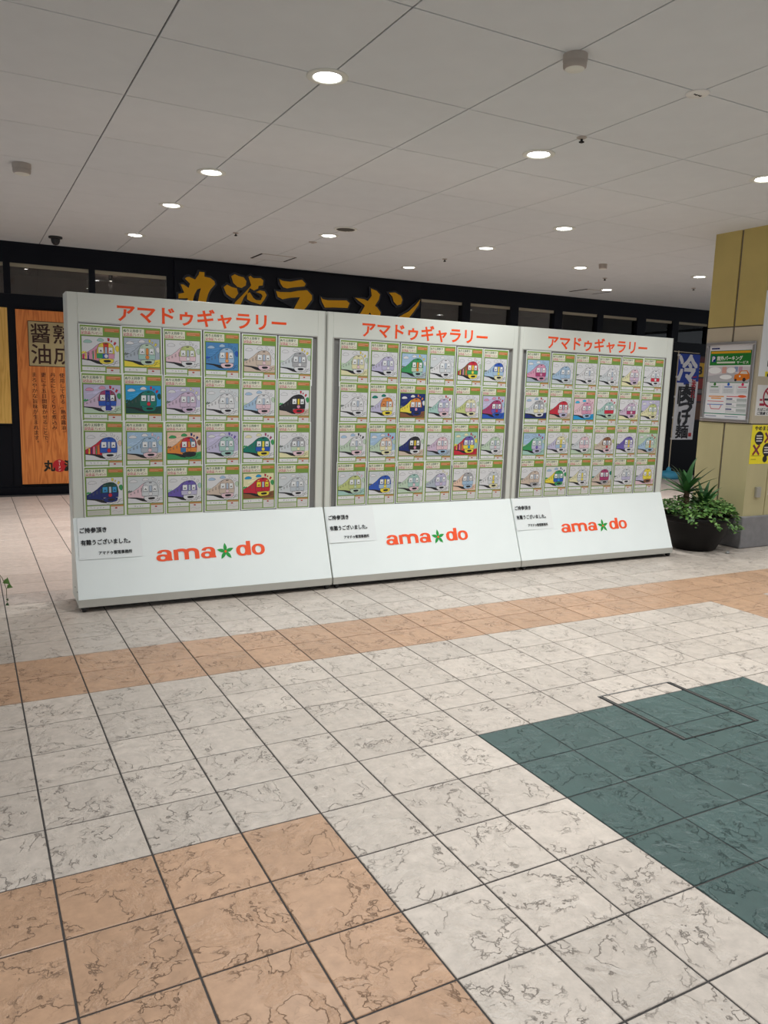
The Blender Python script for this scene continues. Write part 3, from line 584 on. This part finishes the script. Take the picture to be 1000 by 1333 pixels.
    for x0 in (.46, .74): P([(x0, .29), (x0+.07, .27), (x0+.07, .3), (x0, .315)], wc if spec[:3] == 'rrr' else tuple(.6*v+.08 for v in upc), 10)
    P([(.6, .215), (.68, .21), (.68, .24), (.6, .245)], BK, 10)
    nc = nose if spec[4] != 'o' or spec[1] != 'B' else c('e8a060')
    PO([(.645+.055*math.cos(a_*math.pi/6), .655+.07*math.sin(a_*math.pi/6)) for a_ in range(12)], nc, 11, .0013)
    # crayon strokes over sky for strongly coloured skies
    if spec[3] not in 'wx':
        for k in range(7):
            y = .04+rnd.random()*.45; x = rnd.random()*.3; d = .1+rnd.random()*.22; mb.line([(PX(x), PZ(y+.05)), (PX(x+d), PZ(y-.02*rnd.random()))], .004, tuple(min(1, v*1.22+.02) for v in sky), 3.5)
    # forms below the picture
    rc(.065, .605, .775, .845, rgb(226, 226, 226), 2); rc(.065, .605, .862, .962, rgb(206, 206, 196), 2)
    for k in range(3): mb.line([(X(.09), Z(.885+.026*k)), (X(.56-.06*(k % 2)), Z(.885+.026*k))], .0012, rgb(150, 148, 138), 3)
    x = .12+rnd.random()*.1
    for k in range(rnd.randint(3, 5)):
        for q in range(2): mb.line([(X(x+rnd.random()*.04), Z(.79+rnd.random()*.04)), (X(x+rnd.random()*.04), Z(.79+rnd.random()*.04))], .0016, rgb(90, 92, 104), 3)
        x += .06+rnd.random()*.03
    rc(.635, .945, .775, .962, rgb(214, 212, 210), 2); rc(.635, .945, .768, .80, rgb(190, 134, 84), 3)
    mb.disc(X(.765), Z(.828), .009, rgb(176, 44, 48), 3, 10, .005)
    mb.line([(X(.66), Z(.90)), (X(.74), Z(.87)), (X(.82), Z(.91)), (X(.92), Z(.885))], .0012, rgb(150, 148, 146), 3)
    return mb
ranges = [(.045, 1.690), (1.908, 3.488), (3.668, 5.303)]
ROWT = [1.893, 1.579, 1.265, .957]
rown = ['top row', 'second row', 'third row', 'bottom row']; coln = ['first', 'second', 'third', 'fourth', 'fifth', 'sixth']
bn = ['poster-side board', 'middle board', 'yucca-side board']
rnd = random.Random(11)
for n_ in range(3):
    u0, u1 = ranges[n_]; pitch = (u1-u0)/6
    for r in range(4):
        for q in range(6):
            spec, desc = SH[n_*24+r*6+q]
            W = pitch-.006+rnd.uniform(-.002, .002); Hh = .349 if r == 3 else .356
            zt = ROWT[r]+rnd.uniform(-.004, .004); uu = u0+q*pitch+.003+rnd.uniform(-.003, .003)+([0, .003, .004, .006][r] if n_ == 0 and q == 0 else 0)
            mb = sheet(W, Hh, spec, rnd)
            off = .0008+ (q % 2)*.0004
            o = mb.obj('coloring_sheet', M_paper, None, ink=True, loc=bpos(uu, UD-off-.0035, zt-Hh), rot=(R(.62), R(rnd.uniform(-.5, .5)), TH))
            tag(o, '%s train coloring sheet, %s %s on %s' % (desc, rown[r], coln[q], bn[n_]), 'drawing', 'train coloring sheets on the gallery boards')
# ------------------------------------------------------------------ column
CX0, CX1, CY0, CY1 = 5.98, 6.64, 2.86, 3.51
M_olive = noisy(mat('panel_olive', rgb(184, 166, 100), .5), rgb(184, 166, 100), .06, 4)
M_sand = noisy(mat('panel_sand', rgb(190, 180, 158), .5), rgb(190, 180, 158), .04, 4)
M_straw = noisy(mat('panel_straw', rgb(186, 176, 134), .5), rgb(186, 176, 134), .06, 3, stretch=(1, 1, .3))
M_plinth = noisy(mat('plinth_stone', rgb(128, 126, 128), .6), rgb(128, 126, 128), .1, 14, .2, 90)
co = empty('column', ((CX0+CX1)/2, (CY0+CY1)/2, 0)); tag(co, 'square yellow panelled column on a grey stone plinth', 'column')
hx, hy = (CX1-CX0)/2, (CY1-CY0)/2
MB().box(-hx+.012, hx-.012, -hy+.012, hy-.012, 0, H+.005).obj('core', mat('column_joint', rgb(112, 104, 92), .7), co)
bevel(MB().box(-hx-.03, hx+.03, -hy-.03, hy+.03, 0, .335).obj('plinth', M_plinth, co), .012, 2)
for z0, z1, m in ((.335, 1.283, M_straw), (1.295, 2.266, M_sand), (2.278, H+.004, M_olive)):
    for f in range(4):
        for h in (0, 1):
            e = .006 if f in (1, 3) else .012
            if f in (0, 2):
                sx = -1 if f == 0 else 1; y0, y1 = (-hy, -e) if h == 0 else (e, hy)
                MB().box(*sorted((sx*hx, sx*(hx-.014))), y0, y1, z0, z1).obj('panel', m, co)
            else:
                sy = -1 if f == 1 else 1; x0, x1 = (-hx+.0142, -e) if h == 0 else (e, hx-.0142)
                MB().box(x0, x1, *sorted((sy*hy, sy*(hy-.014))), z0, z1).obj('panel', m, co)
bevel(MB().box(-hx+.15, -hx+.22, -hy-.03, -hy, .53, .64).obj('outlet_box', mat('outlet_grey', rgb(170, 166, 156), .4, .3), co), .006, 2)
# framed parking poster on the column's left face; local x runs along -y (to the right as seen)
LAY = .0005
pf = empty('framed_poster', (CX0-.001, 3.492, 1.295), (0, 0, R(-90))); tag(pf, 'green and white parking poster in an aluminium frame on the column', 'poster')
FW, FH = .60, .825
for nm, a in (('top', (0, FW, FH-.035, FH)), ('bot', (0, FW, 0, .035)), ('l', (0, .035, .035, FH-.035)), ('r', (FW-.035, FW, .035, FH-.035))):
    bevel(MB().box(a[0], a[1], -.022, 0, a[2], a[3]).obj('frame_rail', M_alu, pf), .006, 2)
mb = MB(); X = lambda t: .034+t*(FW-.068); Z = lambda t: .034+(1-t)*(FH-.068)
rc = lambda x0, x1, y0, y1, col, l=2: mb.rect(X(x0), X(x1), Z(y1), Z(y0), col, l)
rc(0, 1, 0, 1, rgb(226, 226, 230), 1); rc(.05, .24, .03, .05, rgb(40, 52, 110)); rc(.03, .97, .07, .27, rgb(40, 128, 52)); rc(.05, .95, .078, .108, rgb(222, 164, 40), 3)
mb.text('館外パーキング', X(.2), X(.78), Z(.205), Z(.145), rgb(240, 244, 238), 4, .02); mb.text('サービス', X(.66), X(.92), Z(.25), Z(.215), rgb(240, 244, 238), 4, .02)
rc(.07, .17, .14, .225, rgb(32, 56, 130), 4); mb.text('P', X(.09), X(.15), Z(.215), Z(.15), rgb(240, 240, 240), 5, .02); rc(.2, .62, .22, .245, rgb(206, 214, 200), 4)
rc(0, 1, .29, .48, rgb(206, 200, 206), 2); mb.poly([(X(0), Z(.42)), (X(.6), Z(.36)), (X(1), Z(.47)), (X(1), Z(.5)), (X(0), Z(.5))], rgb(178, 178, 184), 3)
rc(.34, .44, .29, .38, rgb(206, 160, 150), 3); rc(.62, .7, .29, .36, rgb(140, 156, 190), 3); rc(.72, .8, .29, .36, rgb(190, 150, 170), 3)
for x, y, r, rz in ((.17, .34, .08, .034), (.55, .34, .055, .03), (.44, .43, .075, .024)): mb.disc(X(x), Z(y), r, rgb(236, 238, 240), 5, 20, rz)
oc = rgb(218, 122, 44)
mb.poly([(X(.63), Z(.46)), (X(.64), Z(.40)), (X(.72), Z(.385)), (X(.77), Z(.345)), (X(.91), Z(.34)), (X(.97), Z(.39)), (X(.98), Z(.45)), (X(.9), Z(.475)), (X(.7), Z(.48))], oc, 6)
mb.poly([(X(.755), Z(.385)), (X(.785), Z(.355)), (X(.9), Z(.352)), (X(.93), Z(.39))], rgb(214, 206, 196), 7); mb.disc(X(.76), Z(.42), .01, rgb(240, 240, 235), 7); mb.disc(X(.86), Z(.465), .02, rgb(60, 50, 52), 7); mb.disc(X(.67), Z(.47), .014, rgb(60, 50, 52), 7)
rc(.07, .95, .495, .51, rgb(70, 130, 96)); 
for k, cc in enumerate((rgb(60, 120, 60), rgb(50, 96, 190), rgb(206, 50, 96))):
    x = .06+.32*k; rc(x, x+.28, .54, .66, rgb(214, 218, 222)); mb.disc(X(x+.14), Z(.53), .016, cc, 3); rc(x+.05, x+.23, .56, .572, cc, 3)
    for q in range(3): rc(x+.03, x+.25, .6+.018*q, .606+.018*q, rgb(160, 164, 172), 3)
rc(.08, .44, .69, .705, rgb(226, 150, 60)); rc(.14, .38, .715, .73, rgb(226, 150, 60)); rc(.06, .44, .76, .768, rgb(206, 60, 70)); rc(.5, .95, .69, .70, rgb(206, 60, 70)); mb.disc(X(.85), Z(.69), .05, rgb(220, 100, 70), 3, 16, .014)
mb.line([(X(.06), Z(.81)), (X(.44), Z(.81))], .008, rgb(90, 130, 196), 2); mb.line([(X(.12), Z(.81)), (X(.16), Z(.87)), (X(.36), Z(.87)), (X(.40), Z(.81))], .007, rgb(196, 60, 80), 3)
for k in range(3):
    y = .72+.07*k; rc(.5, .64, y, y+.018, rgb(84, 92, 130)); rc(.5, .7, y+.03, y+.036, rgb(150, 160, 160)); rc(.74, .96, y, y+.04, rgb(176, 184, 184)); rc(.5, .96, y+.05, y+.054, rgb(90, 140, 120))
rc(0, 1, .93, .942, rgb(50, 134, 104)); rc(.04, .3, .965, .975, rgb(110, 120, 150)); rc(.5, .8, .965, .975, rgb(130, 140, 160))
mb.obj('poster', M_gloss, pf, ink=True)
# signs on the column's front face (partly in view)
def flat_sign(name, label, cat, x0, z0, W, Hh, col):
    o = empty(name, (x0, CY0-.002, z0)); tag(o, label, cat); MB().box(0, W, 0, .003, 0, Hh).obj('panel', mat(name+'_base', col, .45), o); return o
LAY = .0006
o = flat_sign('wall_poster', 'large white poster at the top of the column front', 'poster', 6.0, 1.77, .6, .84, rgb(232, 236, 238)); mb = MB(); mb.rect(.10, .6, .0, .05, rgb(238, 222, 40), 1); mb.rect(.13, .16, .0, .03, BK, 2); mb.rect(.12, .5, .1, .16, rgb(70, 74, 80), 1); mb.rect(.14, .5, .3, .42, rgb(60, 64, 70), 1); mb.obj('print', M_print, o, ink=True)
o = flat_sign('no_smoking_sign', 'white no-smoking sign with a crimson prohibition ring on the column', 'sign', 6.01, 1.375, .36, .31, rgb(226, 226, 224)); mb = MB(); cr = rgb(168, 24, 56)
mb.poly([(.2+.105*math.cos(t*math.pi/18), .19+.105*math.sin(t*math.pi/18)) for t in range(36)], cr, 1); mb.disc(.2, .19, .085, rgb(228, 228, 226), 2, 32)
mb.line([(.12, .165), (.28, .165)], .022, BK, 3); mb.line([(.25, .18), (.235, .22), (.26, .25)], .01, rgb(150, 150, 150), 3); mb.line([(.135, .25), (.265, .13)], .02, cr, 4); mb.rect(.05, .13, .10, .125, cr, 3); mb.rect(.05, .09, .15, .17, cr, 1); mb.rect(.27, .33, .24, .28, cr, 3)
mb.text('たばこの喫煙は', .03, .34, .048, .078, BK, 1, .03); mb.text('ご遠慮ください', .03, .34, .01, .04, BK, 1, .03); mb.obj('print', M_print, o, ink=True)
o = flat_sign('warning_sign', 'yellow warning sign with black discs and red crosses on the column', 'sign', 5.995, .88, .4, .40, rgb(244, 226, 24)); mb = MB()
mb.text('やめましょう', .04, .38, .345, .388, BK, 1, .035)
for x, z, r in ((.12, .265, .07), (.26, .145, .07), (.24, .05, .035), (.36, .265, .05)): mb.disc(x, z, r, rgb(32, 28, 28), 1, 28)
for x, z in ((.12, .265), (.26, .145)):
    for k in range(3): mb.rect(x-.045, x+.045, z+.018-.026*k, z+.03-.026*k, rgb(220, 216, 208), 2)
for x, z in ((.26, .27), (.09, .145)):
    mb.line([(x-.05, z-.05), (x+.05, z+.05)], .024, rgb(140, 34, 46), 2); mb.line([(x-.05, z+.05), (x+.05, z-.05)], .024, rgb(150, 30, 40), 3); mb.line([(x-.05, z+.05), (x+.03, z-.035)], .008, rgb(70, 60, 110), 4)
mb.rect(.3, .36, .03, .08, rgb(60, 56, 130), 1); mb.rect(.02, .17, .083, .087, rgb(90, 80, 20), 1); mb.rect(.02, .1, .045, .05, rgb(120, 110, 20), 1); mb.obj('print', M_print, o, ink=True)
o = flat_sign('wall_notice', 'small white notice low on the column front', 'notice', 6.345, .55, .2, .29, rgb(228, 228, 226)); mb = MB(); mb.rect(.02, .18, .05, .12, BK, 1); mb.rect(.02, .18, .17, .24, rgb(120, 120, 124), 1); mb.obj('print', M_print, o, ink=True)
# ------------------------------------------------------------------ banner flag
FX, FY = 10.76, 8.13
bf = empty('banner_flag', (FX, FY, 0)); tag(bf, 'blue and white nobori banner with black brush lettering on a pole', 'banner')
MB().tube([(0, 0, .1), (0, 0, 2.40)], .011, 10).tube([(-.12, 0, 2.385), (.56, 0, 2.375)], .008, 8).obj('pole', mat('pole_cream', rgb(196, 184, 160), .4), bf)
for z in (2.32, 1.92, 1.55, 1.16, .76): MB().box(-.02, .04, -.016, .006, z-.018, z+.018).obj('loop', mat('loop_white', rgb(230, 230, 230), .6), bf)
bz = MB().lathe([(.001, .0), (.19, 0), (.21, .03), (.21, .08), (.19, .12), (.09, .14), (.045, .15), (.045, .19), (.025, .2), (.025, .22), (.001, .22)], 28); bz.obj('water_base', mat('base_cyan', rgb(70, 160, 196), .35), bf)
def fwv(x, z): return -.012-.009*math.sin(x*7+z*2.2)*(x/.55)
mb = MB(); nx, nz = 24, 48; F0, F1 = .74, 2.35
pts = [(.57*i/nx-.05*(x_ := (F1-(F0+(F1-F0)*j/nz))/1.6)*(i/nx)*0, fwv(.57*i/nx, F0+(F1-F0)*j/nz), F0+(F1-F0)*j/nz) for j in range(nz+1) for i in range(nx+1)]
fb, fwh = rgb(28, 62, 168), rgb(232, 234, 240)
for j in range(nz):
    for i in range(nx):
        zc = F0+(F1-F0)*(j+.5)/nz; xc = .57*(i+.5)/nx; k = j*(nx+1)+i
        mb.add([pts[k], pts[k+1], pts[k+nx+2], pts[k+nx+1]], [(0, 1, 2, 3)], fb if zc > 1.80+.25*(xc > .36)*(xc-.3)+.03*math.sin(xc*18) else fwh, smooth=True)
mb.obj('cloth', M_print, bf, ink=True)
LAY = .0; lt = MB()
def L2(body, x0, x1, z0, z1, col, off): lt.text(body, x0, x1, z0, z1, col, 0, off)
L2('冷', .01, .50, 1.83, 2.33, fwh, .035); L2('肉', .08, .48, 1.43, 1.78, BK, .06); L2('つ', .11, .46, 1.26, 1.44, BK, .055); L2('け', .12, .43, 1.02, 1.26, BK, .055); L2('麺', .08, .42, .77, 1.02, BK, .03)
for k, ch in enumerate('ごまだれ'): L2(ch, .40, .51, 1.95-.105*k-.1, 1.95-.105*k, rgb(186, 26, 48), .045)
lt.rect(.44, .52, .80, .87, rgb(206, 60, 60), 0)
lt.v = [(x, fwv(x, z)-.005+y*20, z) for x, y, z in lt.v]
lt.obj('lettering', M_print, bf, ink=True)
# ------------------------------------------------------------------ potted yucca with ivy
M_pot = noisy(mat('pot_dark', rgb(15, 12, 12), .55, spec=.25), rgb(15, 12, 12), .2, 6)
M_soil = mat('soil', rgb(52, 40, 30), .95)
def leaf_mat(name, c0, c1):
    m = mat(name, c0, .42, spec=.4); nt = m.node_tree; g = nt.nodes.new('ShaderNodeNewGeometry'); oi = nt.nodes.new('ShaderNodeObjectInfo'); ad = nt.nodes.new('ShaderNodeMath'); fr = nt.nodes.new('ShaderNodeMath'); fr.operation = 'FRACT'
    nt.links.new(g.outputs['Random Per Island'], ad.inputs[0]); nt.links.new(oi.outputs['Random'], ad.inputs[1]); nt.links.new(ad.outputs[0], fr.inputs[0])
    r = nt.nodes.new('ShaderNodeValToRGB'); r.color_ramp.elements[0].color = (*c0, 1); r.color_ramp.elements[1].color = (*c1, 1)
    nt.links.new(fr.outputs[0], r.inputs[0]); nt.links.new(r.outputs[0], nt.nodes['Principled BSDF'].inputs['Base Color']); return m
M_ivy = leaf_mat('ivy_leaf', rgb(40, 82, 34), rgb(116, 156, 78)); M_yuc = leaf_mat('yucca_leaf', rgb(24, 66, 34), rgb(62, 112, 58))
def add_leaf(mb, p, d, nrm, s):
    d = d.normalized(); a = d.cross(nrm).normalized(); n = a.cross(d)
    o = [(0, 0), (.12, .3), (.02, .52), (.42, .34), (1, 0), (.42, -.34), (.02, -.52), (.12, -.3)]
    vs_ = [p+s*(x*d+y*a-abs(y)*.25*n-(x*x)*.15*n) for x, y in o]
    mb.add(vs_, [(0, 1, 3, 4), (1, 2, 3), (0, 4, 5, 7), (7, 5, 6)], smooth=True)
def yucca(parent, base, topz, n, Lf, rn, lean=(0, 0)):
    b = Vector(base); t = Vector((base[0]+lean[0], base[1]+lean[1], topz))
    MB().tube([b, b.lerp(t, .35)+Vector((.008, 0, 0)), b.lerp(t, .7), t], [.036, .03, .031, .024], 12).obj('trunk', noisy(mat('yucca_bark', rgb(82, 62, 46), .85), rgb(82, 62, 46), .3, 40), parent)
    for k in range(n):
        az = k*2.399+rn.uniform(-.25, .25); el = R(78-72*(k/n)**.9+rn.uniform(-9, 9)); L_ = Lf*rn.uniform(.8, 1.1); wd = .034*rn.uniform(.85, 1.2)
        h = Vector((math.cos(az), math.sin(az), 0)); sd = Vector((-math.sin(az), math.cos(az), 0)); pts = []; sag = rn.uniform(.0, .12)
        for q in range(7):
            s = q/6; e = el-sag*s*s*2.2; c_ = t+Vector((0, 0, -.05*k/n))+L_*s*(math.cos(e)*h+Vector((0, 0, math.sin(e))))
            ww = wd*(.5+1.66*s if s < .3 else max(0.02, ((1-s)/.7)**.75)); nn = (math.sin(e)*-1*h+Vector((0, 0, math.cos(e))))
            pts += [c_-ww*sd+.35*ww*nn, c_, c_+ww*sd+.35*ww*nn]
        MB().add(pts, [(q*3+i, q*3+i+1, q*3+i+4, q*3+i+3) for q in range(6) for i in (0, 1)], smooth=True).obj('leaf', M_yuc, parent)
def pot(parent):
    MB().lathe([(.0, 0), (.20, 0), (.225, .02), (.30, .18), (.345, .29), (.352, .30), (.366, .305), (.37, .34), (.362, .352), (.335, .352), (.325, .30), (.0, .30)], 48).obj('pot', M_pot, parent)
    MB().lathe([(.326, .30), (.2, .318), (.001, .325)], 32).obj('soil', M_soil, parent)
def ivy(parent, n, rn, trails, droop):
    mb = MB()
    for k in range(n):
        a = rn.random()*2*math.pi; r = .37*math.sqrt(rn.random()); z = .35+.15*math.cos(r/.37*1.25)*(.3+.9*rn.random())+.03*math.sin(3*a)+.02
        p = Vector((r*math.cos(a), r*math.sin(a), z)); d = Vector((math.cos(a+rn.uniform(-1, 1)), math.sin(a+rn.uniform(-1, 1)), rn.uniform(-.5, .5)))
        add_leaf(mb, p, d, Vector((rn.uniform(-.6, .6), rn.uniform(-.6, .6), 1)), rn.uniform(.028, .052))
    for k in range(n//5):
        a = rn.random()*2*math.pi; r = .13*math.sqrt(rn.random()); p = Vector((.2+r*math.cos(a), -.14+r*math.sin(a), .42+.13*rn.random()*(1-r/.15)))
        add_leaf(mb, p, Vector((rn.uniform(-1, 1), rn.uniform(-1, .4), rn.uniform(-.4, .5))), Vector((rn.uniform(-.6, .6), rn.uniform(-.9, .3), 1)), rn.uniform(.03, .05))
    st = MB()
    for (a, L_, k) in trails:
        prev = None; path = []
        for q in range(9):
            s = q/8; rr = .34+.05*min(1, s*4)+droop*s; p = Vector((rr*math.cos(a+.25*s), rr*math.sin(a+.25*s), .37-L_*s*s+.02*math.sin(q)-.01)); path.append(p)
        st.tube(path, .0025, 5)
        for q in range(k):
            s = rn.random(); i = min(7, int(s*8)); p = path[i].lerp(path[i+1], s*8-i)+Vector((rn.uniform(-.03, .03), rn.uniform(-.03, .03), rn.uniform(-.025, .025)))
            add_leaf(mb, p, Vector((math.cos(a)+rn.uniform(-.8, .8), math.sin(a)+rn.uniform(-.8, .8), rn.uniform(-1, .2))), Vector((math.cos(a), math.sin(a), .5)), rn.uniform(.025, .045))
    mb.v = [(min(x, .405+.1*(x-.405)) if x > .405 else x, y, z) for x, y, z in mb.v]; st.v = [(min(x, .41), y, z) for x, y, z in st.v]
    tag(mb.obj('ivy_foliage', M_ivy, parent), kind='stuff'); st.obj('ivy_stems', mat('ivy_stem', rgb(84, 92, 50), .6), parent)
rn = random.Random(5)
pp = empty('potted_yucca', (5.515, 3.06, 0)); tag(pp, 'dark round pot of yucca and trailing ivy beside the column', 'potted plant')
pot(pp); yucca(pp, (-.10, .05, .30), .60, 20, .34, rn); yucca(pp, (.05, -.02, .30), .44, 15, .30, rn, (.03, 0))
ivy(pp, 1100, rn, [(R(-95), .13, 26), (R(-70), .15, 30), (R(-45), .18, 40), (R(-30), .14, 26), (R(-120), .1, 18), (R(-12), .06, 16), (R(-150), .08, 16)], .03)
rn = random.Random(9)
p2 = empty('potted_ivy', (-1.50, 2.60, 0)); tag(p2, 'trailing ivy sprig of a dark pot beside the first gallery board', 'potted plant')
pot(p2); ivy(p2, 420, rn, [(R(-100), .13, 20), (R(-160), .1, 20), (R(90), .1, 18)], .03)
sm = MB(); lf = MB(); path = [Vector(v) for v in ((.34, .12, .36), (.46, .18, .40), (.54, .22, .37), (.58, .24, .30), (.60, .25, .23), (.60, .25, .14))]
sm.tube(path, .002, 5)
for (x, y, z, s, dx, dz) in [(.59, .24, .29, .045, .6, -.5), (.605, .25, .25, .036, .8, -.3), (.595, .25, .135, .022, .7, -.6), (.60, .25, .165, .016, .5, -.8), (.55, .22, .385, .02, 1, -.3), (.45, .18, .4, .03, .6, .3)]:
    add_leaf(lf, Vector((x, y, z)), Vector((dx, -.5, dz)), Vector((-.3, -1, .4)), s)
sm.obj('sprig_stem', MATS['ivy_stem'], p2); tag(lf.obj('sprig_leaves', M_ivy, p2), kind='stuff')
# litter on the floor near the column
wr = MB().lathe([(.002, 0), (.024, .001), (.03, .009), (.026, .016), (.014, .021), (.001, .022)], 11, smooth=False)
wr.v = [(x*1.25+rn.uniform(-.004, .004), y*.6+rn.uniform(-.003, .003), max(0, z+rn.uniform(-.003, .003))) for x, y, z in wr.v]
o = wr.obj('crumpled_wrapper', mat('wrapper', rgb(160, 160, 158), .4), None, loc=(5.62, 2.72, 0), rot=(0, 0, R(25))); tag(o, 'small grey crumpled wrapper on the floor beside the dark pot', 'litter')
